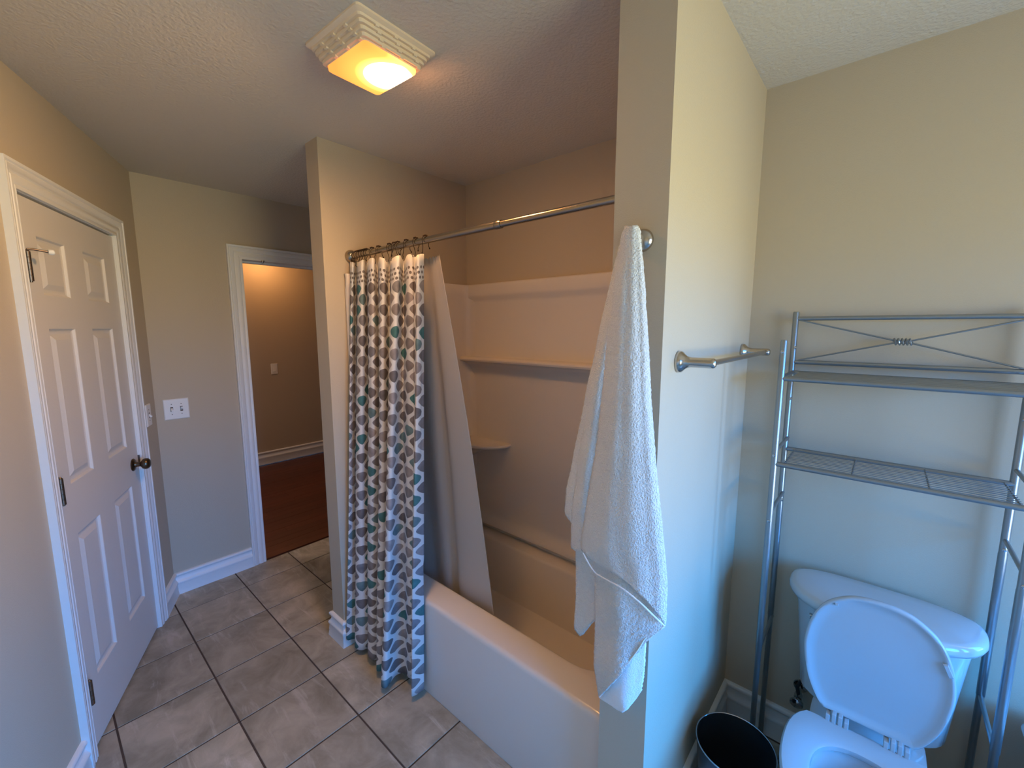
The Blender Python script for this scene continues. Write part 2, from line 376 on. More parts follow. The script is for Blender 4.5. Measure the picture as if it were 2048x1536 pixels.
mb = MB(); wbox(mb, 0.15, 1.30, -0.62, -0.56, -0.05, H); wbox(mb, 0.15, 0.21, -0.56, -0.12, -0.05, H); wbox(mb, 1.24, 1.30, -0.56, -0.12, -0.05, H); wbox(mb, 0.15, 1.30, -0.62, -0.012, -0.06, -0.004)  # unseen closet shell, added to block daylight leaking under the door
struct(mb.build('closet_light_block', M_WALL))

# baseboards (profile: depth from wall, height)
BP = [(0, 0), (0.019, 0), (0.019, 0.006), (0.016, 0.03), (0.017, 0.034), (0.014, 0.06), (0.017, 0.066), (0.018, 0.074), (0.016, 0.081),
      (0.010, 0.087), (0.007, 0.098), (0.007, 0.108), (0.010, 0.114), (0.014, 0.118), (0.0145, 0.126), (0.010, 0.132), (0, 0.133)]
def base(name, p0, p1, n, m0=0.0, m1=0.0, sc=1.0):
    return struct(MB().sweep([(q * 1.15, z * sc) for q, z in BP], p0, p1, n, m0, m1).build(name, M_TRIM, smooth=50))
base('baseboard_far', (XF, 0.462, 0), (XF, DY0 - 0.083, 0), (1, 0, 0), m0=0.65)
pA = P0; pB = P0 + WU * 0.243
base('baseboard_left', pA, pB, WN, m0=0.65)
base('baseboard_left_near', P0 + WU * 1.166, P0 + WU * (WL - 0.05), WN)
base('baseboard_tub_end', (FX0, FY, 0), (FX1, FY, 0), (0, -1, 0), m0=-1, m1=1)
base('baseboard_tub_end_side', (FX0, YB, 0), (FX0, FY, 0), (-1, 0, 0), m1=1)
base('baseboard_tub_end_return', (FX1, FY, 0), (FX1, 1.03, 0), (1, 0, 0), m0=-1)
base('baseboard_partition', (PX1, PY, 0), (PX1, YB, 0), (1, 0, 0), m0=-1, m1=-1, sc=1.05)
base('baseboard_partition_end', (PX0, PY, 0), (PX1, PY, 0), (0, -1, 0), m1=1, sc=1.05)
base('baseboard_back', (PX1, YB, 0), (2.0, YB, 0), (0, -1, 0), m0=1, sc=1.05)
base('baseboard_hall', (HX, -0.6, 0), (HX, 3.98, 0), (1, 0, 0), sc=1.13)

# casings: profile across width s (0 at the opening) with depth d
CP = [(0, 0), (0, 0.013), (0.008, 0.014), (0.014, 0.011), (0.020, 0.016), (0.036, 0.017), (0.044, 0.012), (0.052, 0.019), (0.066, 0.021), (0.070, 0.017), (0.074, 0.023), (0.083, 0.023), (0.083, 0)]
def casing(name, a0, a1, top, fn, kL=1.0, kR=1.0):   # fn(a, off, z) -> point
    r = [[fn(a0 - s * kL, d, 0) for s, d in CP], [fn(a0 - s * kL, d, top + s) for s, d in CP],
         [fn(a1 + s * kR, d, top + s) for s, d in CP], [fn(a1 + s * kR, d, 0) for s, d in CP]]
    return MB().rings(r).build(name, M_TRIM, smooth=40)
struct(casing('trim_1', DA0 - 0.004, DA1 + 0.004, DTOP + 0.004, wpt, 0.95, 0.80))
struct(casing('trim_2', DY0, DY1, DZ, lambda a, o, z: (XF + o, a, z)))
# jambs
jm = MB(); wbox(jm, DA0 - 0.012, DA0 - 0.002, -0.118, 0.0015, 0, DTOP + 0.01); wbox(jm, DA1 + 0.002, DA1 + 0.012, -0.118, 0.0015, 0, DTOP + 0.01); wbox(jm, DA0 - 0.01, DA1 + 0.01, -0.118, 0.0015, DTOP + 0.002, DTOP + 0.012)
struct(jm.build('trim_3', M_TRIM))
jm = MB().box(XF - 0.122, XF + 0.002, DY0 - 0.016, DY0, 0, DZ).box(XF - 0.122, XF + 0.002, DY1, DY1 + 0.016, 0, DZ).box(XF - 0.122, XF + 0.002, DY0 - 0.016, DY1 + 0.016, DZ, DZ + 0.016)
jm.box(XF - 0.085, XF - 0.05, DY0, DY0 + 0.012, 0, DZ).box(XF - 0.085, XF - 0.05, DY1 - 0.012, DY1, 0, DZ).box(XF - 0.085, XF - 0.05, DY0, DY1, DZ - 0.012, DZ)
jam = struct(jm.build('door_2', M_TRIM))
MB().box(XF - 0.045, XF - 0.02, DY0 - 0.001, DY0 + 0.002, 0.86, 0.93).build('strike_plate', M_DARK, jam)
cb = MB().lathe((XF + 0.012, 1.085, DZ + 0.004), (0, 0, -1), [(0.012, 0), (0.012, 0.004), (0.007, 0.006), (0.007, 0.012), (0.004, 0.016), (0, 0.017)], 16)
cb.build('ball_catch', M_CHROME, jam, smooth=50)

# closet door with six panels
Z0, Z1 = 0.012, 2.040
pxs = [(0.985, 0.793), (0.650, 0.440)]; pzs = [(0.255, 0.843), (1.035, 1.608), (1.722, 1.925)]
acuts = [DA0, 0.440, 0.650, 0.793, 0.985, DA1]; zcuts = [Z0, 0.255, 0.843, 1.035, 1.608, 1.722, 1.925, Z1]
mb = MB(); OF = -0.004
def q(mb, pts): mb.add(pts, [tuple(range(len(pts)))])
for i in range(5):
    for j in range(7):
        a0, a1, z0, z1 = acuts[i], acuts[i+1], zcuts[j], zcuts[j+1]
        if i in (1, 3) and j in (1, 3, 5):
            lv = [(0, 0), (0.003, -0.001), (0.008, -0.0085), (0.014, -0.0105), (0.020, -0.0105)]
            mb.rings([[wpt(a0+s, OF+d, z0+s), wpt(a1-s, OF+d, z0+s), wpt(a1-s, OF+d, z1-s), wpt(a0+s, OF+d, z1-s)] for s, d in lv], False, True)
        else:
            q(mb, [wpt(a0, OF, z0), wpt(a1, OF, z0), wpt(a1, OF, z1), wpt(a0, OF, z1)])
rb = [wpt(DA0, -0.038, Z0), wpt(DA1, -0.038, Z0), wpt(DA1, -0.038, Z1), wpt(DA0, -0.038, Z1)]
rf = [wpt(DA0, OF, Z0), wpt(DA1, OF, Z0), wpt(DA1, OF, Z1), wpt(DA0, OF, Z1)]
mb.rings([rb, rf], True, False)
door = struct(mb.build('door_1', M_DOOR)); 
for (a1, a0) in pxs:
    for (z0, z1) in pzs:
        lv = [(0.020, -0.0105), (0.023, -0.0100), (0.042, -0.002), (0.046, -0.002)]
        MB().rings([[wpt(a0+s, OF+d, z0+s), wpt(a1-s, OF+d, z0+s), wpt(a1-s, OF+d, z1-s), wpt(a0+s, OF+d, z1-s)] for s, d in lv], True, True).build('panel', M_DOOR, door)
kb = Vector(wpt(0.400, OF, 0.935))
MB().lathe(kb, WN, [(0, -0.001), (0.030, -0.001), (0.031, 0.003), (0.027, 0.008), (0.014, 0.011), (0.012, 0.016), (0.011, 0.028), (0.014, 0.034), (0.024, 0.040), (0.0275, 0.050), (0.026, 0.060), (0.018, 0.068), (0.008, 0.070), (0, 0.0705)], 32).build('door_knob', M_BRONZE, door, smooth=40)
lp = MB(); wbox(lp, DA0 - 0.0015, DA0 + 0.001, -0.03, 0.004, 0.905, 0.965); lp.build('latch_plate', M_HINGE, door)
for z in (1.81, 1.04, 0.255):
    hb = Vector(wpt(DA1 - 0.010, 0.0105, z - 0.048))
    pr = []
    for k in range(5):
        pr += [(0.0078, 0.0005 + k * 0.0192), (0.0078, 0.0185 + k * 0.0192), (0.0068, 0.019 + k * 0.0192)]
    pr = [(0.004, -0.004), (0.0045, 0)] + pr + [(0.0048, 0.097), (0.003, 0.101)]
    hg = MB().lathe(hb, (0, 0, 1), pr, 14)
    wbox(hg, DA1 - 0.034, DA1 - 0.004, OF - 0.001, OF + 0.0022, z - 0.048, z + 0.048)
    hh = hg.build('hinge', M_HINGE, door, smooth=40)
sb = Vector(wpt(DA1 - 0.010, 0.0105, 1.864))
st = MB().tube([sb, Vector(wpt(DA1 - 0.02, 0.022, 1.866)), Vector(wpt(DA1 - 0.045, 0.052, 1.862))], 0.0035, 10)
so = st.build('door_stop', M_HINGE, door, smooth=40)
tp = MB().lathe(wpt(DA1 - 0.042, 0.048, 1.8625), (WN * 0.7 - WU * 0.6), [(0, 0), (0.007, 0), (0.009, 0.004), (0.009, 0.013), (0.006, 0.016), (0, 0.016)], 14)
tp.build('rubber_tip', M_RUBBER, door, smooth=40)

# switch plates -------------------------------------------------------------
def switch(name, label, fn, a0, a1, z0, z1, toggles, cat='light switch', rocker=False):
    o = MB()
    o.rings([[fn(a0, 0, z0), fn(a1, 0, z0), fn(a1, 0, z1), fn(a0, 0, z1)], [fn(a0, .003, z0), fn(a1, .003, z0), fn(a1, .003, z1), fn(a0, .003, z1)],
             [fn(a0+.004, .006, z0+.004), fn(a1-.004, .006, z0+.004), fn(a1-.004, .006, z1-.004), fn(a0+.004, .006, z1-.004)]])
    r = empty(name, fn((a0+a1)/2, 0, z0), label, cat)
    o.build('face_plate', M_PLATE, r)
    zc = (z0 + z1) / 2
    for t in toggles:
        if rocker:
            MB().rings([[fn(t-.016, .0062, zc-.033), fn(t+.016, .0062, zc-.033), fn(t+.016, .0062, zc+.033), fn(t-.016, .0062, zc+.033)],
                        [fn(t-.015, .011, zc-.032), fn(t+.015, .011, zc-.032), fn(t+.015, .0075, zc+.032), fn(t-.015, .0075, zc+.032)]]).build('rocker', M_PLATE, r)
        else:
            MB().rings([[fn(t-.0065, .0058, zc-.014), fn(t+.0065, .0058, zc-.014), fn(t+.0065, .0058, zc+.014), fn(t-.0065, .0058, zc+.014)],
                        [fn(t-.0065, .0064, zc-.014), fn(t+.0065, .0064, zc-.014), fn(t+.0065, .0064, zc+.014), fn(t-.0065, .0064, zc+.014)]]).build('toggle_slot', M_GROUT, r)
            s = -1 if t == toggles[0] else 1
            MB().rings([[fn(t-.005, .006, zc-.008), fn(t+.005, .006, zc-.008), fn(t+.005, .006, zc+.008), fn(t-.005, .006, zc+.008)],
                        [fn(t-.0045, .018, zc-.004+.008*s), fn(t+.0045, .018, zc-.004+.008*s), fn(t+.0045, .018, zc+.004+.008*s), fn(t-.0045, .018, zc+.004+.008*s)]]).build('toggle', M_PLATE, r)
            for dz in (-.030, .030):
                MB().lathe(fn(t, .0058, zc+dz), Vector(fn(0, 1, 0)) - Vector(fn(0, 0, 0)), [(0.003, 0), (0.0028, .0012), (0, .0014)], 10).build('screw', M_HINGE, r)
    return r
switch('light_switch', 'white double toggle switch plate on the tan wall left of the doorway', lambda a, o, z: (XF + o, a, z), 0.4985, 0.6195, 1.074, 1.195, [0.536, 0.582])
switch('light_switch', 'white single toggle switch plate squeezed between the closet door casing and the room corner', wpt, 0.092, 0.162, 1.075, 1.195, [0.127])
switch('light_switch', 'small white switch plate on the hall wall seen through the doorway', lambda a, o, z: (HX + o, a, z), 1.898, 1.972, 1.062, 1.188, [1.935], rocker=True)

# ------------------------------------------------------------------ ceiling lamp
LC = Vector((-1.240, 0.776, H)); la = math.radians(3)
lamp = empty('ceiling_lamp', LC, 'square cream ceiling fan light with slotted sides and a glowing orange lens', 'ceiling light')
def sq(hx, hy, z, r=0.012, n=3):
    pts = []
    for sx, sy, a0 in ((1, 1, 0), (-1, 1, PI/2), (-1, -1, PI), (1, -1, 1.5*PI)):
        for k in range(n + 1):
            t = a0 + k * PI / 2 / n
            p = Vector((sx * (hx - r) + r * math.cos(t), sy * (hy - r) + r * math.sin(t), z))
            pts.append(Vector((LC.x + p.x * math.cos(la) - p.y * math.sin(la), LC.y + p.x * math.sin(la) + p.y * math.cos(la), H - z)))
    return pts
rings = [sq(.138, .136, 0.0), sq(.138, .136, 0.006), sq(.131, .129, 0.010)]
for k in range(4):
    f = k / 4; hx = .127 - .022 * f; hy = .125 - .030 * f; z = 0.011 + 0.045 * f
    rings += [sq(hx, hy, z), sq(hx - .001, hy - .0015, z + 0.0065), sq(hx - .009, hy - .009, z + 0.0068), sq(hx - .0095, hy - .0105, z + 0.0105)]
rings += [sq(.104, .093, 0.053), sq(.102, .091, 0.054)]
MB().rings(rings, True, True).build('housing', M_HOUS, lamp, smooth=25)
# short vertical bridges across the slots
sb_ = MB()
for k in range(4):
    for t in (-.066, -.004, .058):
        f = k / 4; h = .127 - .022 * f; hy = .125 - .030 * f; z0 = H - 0.011 - 0.045 * f
        for (cx, cy, ex, ey) in ((t + .01 * k, -hy + .006, .006, .005), (h - .006, t + .01 * k, .005, .006)):
            c = [(cx + sx*ex, cy + sy*ey) for sx, sy in ((-1,-1),(1,-1),(1,1),(-1,1))]
            w = [(LC.x + a*math.cos(la) - b*math.sin(la), LC.y + a*math.sin(la) + b*math.cos(la)) for a, b in c]
            sb_.rings([[(a, b, z0 - 0.004) for a, b in w], [(a, b, z0 - 0.0108) for a, b in w]])
sbo = sb_.build('slot_bridges', M_HOUS, lamp); sbo['kind'] = 'stuff'
ml = bpy.data.materials.new('lamp_lens'); ml.use_nodes = True; nt = ml.node_tree; nt.nodes.clear()
out = nt.nodes.new('ShaderNodeOutputMaterial'); em = nt.nodes.new('ShaderNodeEmission'); nt.links.new(em.outputs[0], out.inputs[0])
tc = nt.nodes.new('ShaderNodeNewGeometry'); vm = nt.nodes.new('ShaderNodeVectorMath'); vm.operation = 'DISTANCE'
hot = Vector((LC.x + 0.022, LC.y + 0.042, H - 0.07))
vm.inputs[1].default_value = hot; nt.links.new(tc.outputs['Position'], vm.inputs[0])
rp = nt.nodes.new('ShaderNodeValToRGB'); mm = nt.nodes.new('ShaderNodeMath'); mm.operation = 'MULTIPLY'; mm.inputs[1].default_value = 1 / 0.15
nt.links.new(vm.outputs['Value'], mm.inputs[0]); nt.links.new(mm.outputs[0], rp.inputs[0])
ee = rp.color_ramp.elements
ee[0].position = 0.0; ee[0].color = (7.5, 4.1, 1.4, 1); ee[1].position = 1.0; ee[1].color = (0.048, 0.0115, 0.0022, 1)
for p, c in ((0.33, (2.2, 0.95, 0.34, 1)), (0.50, (0.16, 0.045, 0.009, 1)), (0.66, (0.055, 0.017, 0.0032, 1))):
    qn = ee.new(p); qn.color = c
nt.links.new(rp.outputs[0], em.inputs[0]); em.inputs[1].default_value = LAMP_S
MB().rings([sq(.101, .090, 0.0535), sq(.100, .089, 0.065), sq(.096, .085, 0.068), sq(.085, .074, 0.0695)], True, True).build('lens', ml, lamp, smooth=60)

# added fill spot just under the lens, tilted to brighten the left wall
bl = bpy.data.lights.new('lamp_fill_spot', 'SPOT'); bl.energy = 30.0; bl.color = (1.0, 0.61, 0.29); bl.shadow_soft_size = 0.07; bl.spot_size = math.radians(146); bl.spot_blend = 1.0
bo = bpy.data.objects.new('lamp_fill_spot', bl); col.objects.link(bo); bo.location = LC + Vector((0, 0, -0.085))
bo.rotation_euler = Vector((-0.48, -0.54, -0.72)).to_track_quat('-Z', 'Y').to_euler()

# hall light, out of sight above the door head
hl = bpy.data.lights.new('hall_lamp', 'POINT'); hl.energy = HALL_W; hl.color = (1.0, 0.52, 0.2); hl.shadow_soft_size = 0.06
ho = bpy.data.objects.new('hall_lamp', hl); col.objects.link(ho); ho.location = (HX + 0.32, 1.84, 2.385)
hl2 = bpy.data.lights.new('hall_fill_light', 'AREA'); hl2.energy = 9.0; hl2.color = (1.0, 0.80, 0.74); hl2.shape = 'DISK'; hl2.size = 0.35  # added soft fill standing in for general daylight in the hall
ho2 = bpy.data.objects.new('hall_fill_light', hl2); col.objects.link(ho2); ho2.location = (HX + 1.25, 0.35, 2.42)

# ------------------------------------------------------------------ tub and surround
tub = empty('bathtub', (FX1, 1.03, 0), 'white alcove bathtub with plain apron and moulded surround walls with shelves', 'bathtub')
TX0, TX1 = FX1 + 0.004, PX0 - 0.004
mb = MB()
ap = [(1.034, 0.0), (1.031, 0.02), (1.030, 0.425), (1.031, 0.437), (1.036, 0.446), (1.046, 0.450), (1.135, 0.450)]
mb.rings([[(TX0, y, z) for y, z in ap], [(TX1, y, z) for y, z in ap]], False, False, closed=False)
def rrect(x0, x1, y0, y1, r, zf, n=8):
    pts = []
    for cx, cy, a0 in ((x1 - r, y1 - r, 0), (x0 + r, y1 - r, PI/2), (x0 + r, y0 + r, PI), (x1 - r, y0 + r, 1.5*PI)):
        for k in range(n + 1):
            t = a0 + k * PI / 2 / n; X, Y = cx + r * math.cos(t), cy + r * math.sin(t)
            pts.append((X, Y, zf(X, Y)))
    return pts
def rimz(dz): return lambda X, Y: 0.450 - 0.062 * max(0, min(1, (Y - 1.45) / 0.25)) - dz
rg = [rrect(TX0, TX1, 1.135, 1.79, 0.004, rimz(0)), rrect(TX0 + .045, TX1 - .06, 1.146, 1.705, 0.13, rimz(0)),
      rrect(TX0 + .052, TX1 - .067, 1.154, 1.698, 0.13, rimz(0.004)), rrect(TX0 + .057, TX1 - .072, 1.160, 1.692, 0.13, rimz(0.016)),
      rrect(TX0 + .10, TX1 - .12, 1.195, 1.665, 0.14, lambda X, Y: 0.20), rrect(TX0 + .14, TX1 - .16, 1.225, 1.64, 0.15, lambda X, Y: 0.115),
      rrect(TX0 + .19, TX1 - .21, 1.27, 1.60, 0.12, lambda X, Y: 0.10)]
mb.rings(rg, False, True)
mb.build('tub_shell', M_ACRYL, tub, smooth=45)
bp_ = [(YB - .002, 1.862), (1.790, 1.862), (1.784, 1.857), (1.781, 1.845), (1.781, 1.800), (1.785, 1.785), (1.798, 1.772), (1.802, 1.755), (1.802, 1.452), (1.797, 1.442), (1.788, 1.439),
       (1.732, 1.437), (1.723, 1.432), (1.720, 1.424), (1.724, 1.415), (1.752, 1.406), (1.776, 1.392), (1.790, 1.368), (1.798, 1.335), (1.802, 1.30),
       (1.802, 0.505), (1.799, 0.485), (1.789, 0.468), (1.772, 0.456), (1.756, 0.446), (1.750, 0.436), (1.750, 0.426), (1.756, 0.418), (1.778, 0.412), (1.784, 0.404), (1.784, 0.385)]
MB().rings([[(TX0 + .012, y, z) for y, z in bp_], [(TX1 - .012, y, z) for y, z in bp_]], False, False, closed=False).build('surround_back', M_ACRYL, tub, smooth=35)
for side, xw, s in (('l', TX0, 1), ('r', TX1, -1)):
    sp_ = [(1.032, 0.0), (1.026, 0.004), (1.024, 0.012), (1.027, 0.020), (1.036, 0.022), (1.30, 0.022), (1.74, 0.024), (1.765, 0.029), (1.785, 0.040), (1.797, 0.058), (1.803, 0.085)]
    if side == 'r': sp_ = [(max(y, 1.05) + i * .0005, d if i > 6 else min(d, .006)) for i, (y, d) in enumerate(sp_)]
    MB().rings([[(xw + s*d, y, 0.449) for y, d in sp_], [(xw + s*d, y, 1.79) for y, d in sp_],
                [(xw + s*(d+.006 if d > 0.003 else d), y, 1.80) for y, d in sp_], [(xw + s*(d+.008 if d > 0.003 else d), y, 1.848) for y, d in sp_],
                [(xw + s*(d+.002 if d > 0.003 else d), y, 1.861) for y, d in sp_], [(xw, y, 1.861) for y, d in sp_]], False, False, closed=False).build('surround_end', M_ACRYL, tub, smooth=45)
def corner_shelf(z, ln, dp):
    top, bot = [], []
    n = 14; cx, cy = TX0 + .02, 1.803
    for k in range(n + 1):
        t = k / n * PI / 2
        X = cx + ln * math.cos(t) ** 0.75 if k < n else cx; Y = cy - dp * math.sin(t) ** 0.9
        top.append((X, Y))
    r = []
    for f, zz in ((0.93, z + .004), (0.985, z + .002), (1.0, z - .006), (0.985, z - .014), (0.86, z - .022), (0.55, z - .045), (0.28, z - .085), (0.06, z - .13)):
        r.append([(cx + (X - cx) * f, cy + (Y - cy) * f, zz) for X, Y in top] + [(cx, cy, zz)])
    return MB().rings(r)
corner_shelf(0.938, 0.345, 0.19).build('corner_shelf', M_ACRYL, tub, smooth=45)

# shower rod ----------------------------------------------------------------
RY, RZ = 1.066, 1.945
rod = empty('shower_rod', (FX1, RY, RZ), 'round brushed metal shower rod spanning the tub alcove', 'shower rod')
MB().tube([(FX1 + .01, RY, RZ), (-0.985, RY, RZ)], 0.0132, 20).build('rod_tube', M_RODM, rod, smooth=50)
MB().tube([(-0.99, RY, RZ), (PX0 - .01, RY, RZ)], 0.0113, 20).build('rod_tube', M_RODM, rod, smooth=50)
MB().lathe((-1.005, RY, RZ), (1, 0, 0), [(0.0134, 0), (0.0146, .003), (0.0146, .022), (0.0132, .027)], 20).build('rod_collar', M_RODM, rod, smooth=50)
MB().lathe((FX1 + .001, RY, RZ), (1, 0, 0), [(0, 0), (0.029, 0), (0.030, .004), (0.0285, .014), (0.023, .024), (0.016, .029), (0.0135, .030), (0, .030)], 28).build('end_flange', M_RODM, rod, smooth=50)
MB().lathe((PX0 - .001, RY, RZ), (-1, 0, 0), [(0, 0), (0.029, 0), (0.030, .004), (0.0285, .014), (0.023, .024), (0.016, .029), (0.0125, .030), (0, .030)], 28).build('end_flange', M_RODM, rod, smooth=50)

# curtain -------------------------------------------------------------------
def catmull(P, per):
    out = []
    for i in range(len(P) - 1):
        p0 = P[max(i-1, 0)]; p1 = P[i]; p2 = P[i+1]; p3 = P[min(i+2, len(P)-1)]
        for k in range(per):
            t = k / per
            out.append(tuple(0.5 * ((2*b) + (-a + c)*t + (2*a - 5*b + 4*c - d)*t*t + (-a + 3*b - 3*c + d)*t**3) for a, b, c, d in zip(p0, p1, p2, p3)))
    out.append(P[-1]); return out
bot = [(-1.952,.985),(-1.947,.945),(-1.925,.930),(-1.905,.972),(-1.865,.940),(-1.820,.950),(-1.795,.995),(-1.765,.952),(-1.715,.952),(-1.700,1.000),(-1.655,.932),(-1.625,.938),
       (-1.620,.990),(-1.572,.905),(-1.535,.905),(-1.555,.968),(-1.535,1.002),(-1.500,1.000),(-1.475,1.008),(-1.445,.985),(-1.412,.955),(-1.400,1.010)]
tpx = [(698,1.06),(701,1.035),(706,1.03),(712,1.082),(717,1.035),(726,1.035),(732,1.086),(737,1.040),(747,1.040),(755,1.086),(760,1.035),(770,1.040),(779,1.092),(786,1.030),(798,1.032),(803,1.07),(808,1.090),(815,1.045),(824,1.045),(830,1.06),(836,1.022),(848,1.060)]
top = []
for px, y in tpx:
    p = on_y(px, 520, y); top.append((max(p.x, FX1 + 0.008), y))
# the header sags a little between the hooks
B = catmull(bot, 8); T = catmull(top, 8)
n = len(B); NR = 64
ZT, ZB = 1.893, 0.036
us = [0.0]
for i in range(1, n):
    d = 0
    for v in (0.15, 0.5, 0.85):
        a = Vector((B[i][0]*(1-v)+T[i][0]*v, B[i][1]*(1-v)+T[i][1]*v)); b = Vector((B[i-1][0]*(1-v)+T[i-1][0]*v, B[i-1][1]*(1-v)+T[i-1][1]*v))
        d += (a - b).length / 3
    us.append(us[-1] + d)
verts = []; faces = []; uvs = []
for r in range(NR + 1):
    v = r / NR
    for i in range(n):
        x = B[i][0]*(1-v) + T[i][0]*v; y = B[i][1]*(1-v) + T[i][1]*v
        # soft sideways wander of the folds
        x += 0.006 * math.sin(v * 5.0 + us[i] * 9) * v * (1 - v) * 4 if 4 < i < n - 4 else 0
        sag = 0.012 * (0.5 - 0.5 * math.cos(us[i] / us[-1] * 2 * PI * 8)) * v ** 12
        hem = 0.010 * math.sin(us[i] * 21) * (1 - v) ** 6
        if v < .32: y = min(y, 1.0215)
        z = ZB + (ZT - ZB) * v - sag + hem * 0.5 + 0.028 * v**6 * (1 - i / (n - 1))
        verts.append((x, y, z)); uvs.append((us[i], v * 1.855))
for r in range(NR):
    for i in range(n - 1):
        faces.append((r*n+i, r*n+i+1, (r+1)*n+i+1, (r+1)*n+i))
def cloth_mesh(name, verts, faces, uvs, mat_, thick, parent=None):
    me = bpy.data.meshes.new(name); me.from_pydata(verts, [], faces); me.update()
    if uvs:
        ul = me.uv_layers.new(name='UVMap')
        for l in me.loops: ul.data[l.index].uv = uvs[l.vertex_index]
    me.materials.append(mat_); me.polygons.foreach_set('use_smooth', [True] * len(me.polygons))
    o = bpy.data.objects.new(name, me); col.objects.link(o)
    if thick:
        m = o.modifiers.new('thickness', 'SOLIDIFY'); m.thickness = thick; m.offset = 0
    if parent: attach(o, parent)
    return o
cur = cloth_mesh('shower_curtain', verts, faces, uvs, M_CURT, 0.0015)
tag(cur, 'white shower curtain with grey and teal pick-shaped pattern bunched at the left of the tub', 'shower curtain')

# liner: hangs from the rod, pulled into the tub
ltop = [(-1.90,1.10),(-1.80,1.105),(-1.70,1.10),(-1.60,1.105),(-1.50,1.10),(-1.43,1.105),(-1.385,1.100),(-1.350,1.095),(-1.322,1.086)]
lbot = [(-1.88,1.21),(-1.76,1.225),(-1.66,1.21),(-1.56,1.225),(-1.47,1.215),(-1.40,1.245),(-1.365,1.20),(-1.27,1.195),(-1.150,1.205)]
LT = catmull(ltop, 8); LB = catmull(lbot, 8); n2 = len(LT)
verts = []; faces = []
for r in range(49):
    v = r / 48
    for i in range(n2):
        w = v ** 1.0
        bow = 0.020 * math.sin(PI * v) * (i / n2)
        verts.append((LB[i][0]*(1-w) + LT[i][0]*w + bow, LB[i][1]*(1-v) + LT[i][1]*v, 0.34 + (1.885 - 0.34) * v + 0.004 * math.sin(i * 1.3) * (v > .98)))
for r in range(48):
    for i in range(n2 - 1): faces.append((r*n2+i, r*n2+i+1, (r+1)*n2+i+1, (r+1)*n2+i))
lin = cloth_mesh('curtain_liner', verts, faces, None, M_LINER, 0.0012)
tag(lin, 'pale translucent plastic curtain liner hanging inside the tub', 'shower curtain liner')

# curtain hooks
hook_px = [714, 719, 724, 729, 734, 745, 758, 780, 790, 797, 814, 833, 852]
hx_lab = 'dark bronze curtain hook with a ball end riding on the shower rod'
def hook_at(x, y0, tilt):
    R_ = 0.0175
    pts = []
    for k in range(15):
        a = math.radians(-35 + k * 17.5)
        pts.append((x, RY + R_ * math.cos(a), RZ + R_ * math.sin(a)))
    pts = [(x + tilt * .012, RY + 0.012, RZ - 0.030), (x + tilt * .006, RY + .010, RZ - .020)] + pts[::1]
    pts += [(x - tilt * .006, RY - 0.012, RZ - 0.026), (x - tilt * .014, RY - 0.010, RZ - 0.042), (x - tilt * .010, RY - 0.012, RZ - 0.056), (x - tilt * .002, RY - 0.020, RZ - 0.058), (x + tilt * .004, RY - 0.022, RZ - 0.048)]
    return pts
for i, px in enumerate(hook_px):
    p = on_y(px, 500, RY); t = (-1) ** i * (0.5 + random.random()) * 0.8
    if p.x > -1.36: t = 1.0
    pts = hook_at(p.x, RY, t)
    rt_ = empty('curtain_hook', (p.x, RY, RZ + 0.018), None, 'curtain hook', 'curtain hooks on the shower rod')
    MB().tube(pts, 0.0013, 6).build('wire', M_HOOKM, rt_, smooth=60)
    for j in range(4):
        a = math.radians(60 + j * 22)
        c = Vector((p.x, RY + 0.0185 * math.cos(a) * (-1), RZ + 0.0185 * math.sin(a)))
        MB().lathe(c - Vector((0.0042, 0, 0)), (1, 0, 0), [(0, 0), (0.003, .0012), (0.0042, .0042), (0.003, .0072), (0, .0084)], 8).build('roller_bead', M_HOOKM, rt_, smooth=60)
    c = Vector(pts[0]); MB().lathe(c - Vector((0, 0, 0.003)), (0, 0, 1), [(0, 0), (0.002, .0006), (0.0029, .003), (0.002, .0054), (0, .006)], 8).build('ball_end', M_HOOKM, rt_, smooth=60)
    ordn = ['first', 'second', 'third', 'fourth', 'fifth', 'sixth', 'seventh', 'eighth', 'ninth', 'tenth', 'eleventh', 'twelfth', 'thirteenth'][i]
    rt_['label'] = {0: 'dark bronze curtain hook crowded right against the left rod flange',
                    5: 'sixth dark curtain hook from the rod flange, just right of the crowded five',
                    6: 'lone dark curtain hook, seventh from the rod flange, before the middle trio',
                    11: 'dark curtain hook at the right corner of the patterned curtain',
                    12: 'last dark curtain hook at the right, holding only the plastic liner'}.get(i, ordn + ' dark bronze curtain hook counted from the left rod flange')

# ------------------------------------------------------------------ towel and its hook
hk = empty('robe_hook', (-0.452, PY, 1.81), 'round polished nickel robe hook on the partition end, behind the towel', 'hook')
HC = Vector((-0.452, PY - 0.0005, 1.812))
MB().lathe(HC, (0, -1, 0), [(0, 0), (0.0255, 0), (0.0265, .003), (0.0255, .008), (0.021, .014), (0.013, .018), (0.008, .020), (0, .020)], 28).build('rosette', M_NICKEL, hk, smooth=40)
MB().tube([HC + Vector((0, -.016, 0)), HC + Vector((-.008, -.032, .002)), HC + Vector((-.012, -.046, .008)), HC + Vector((-.013, -.052, .018))], [0.0065, .006, .006, .007], 12).build('prong', M_NICKEL, hk, smooth=50)

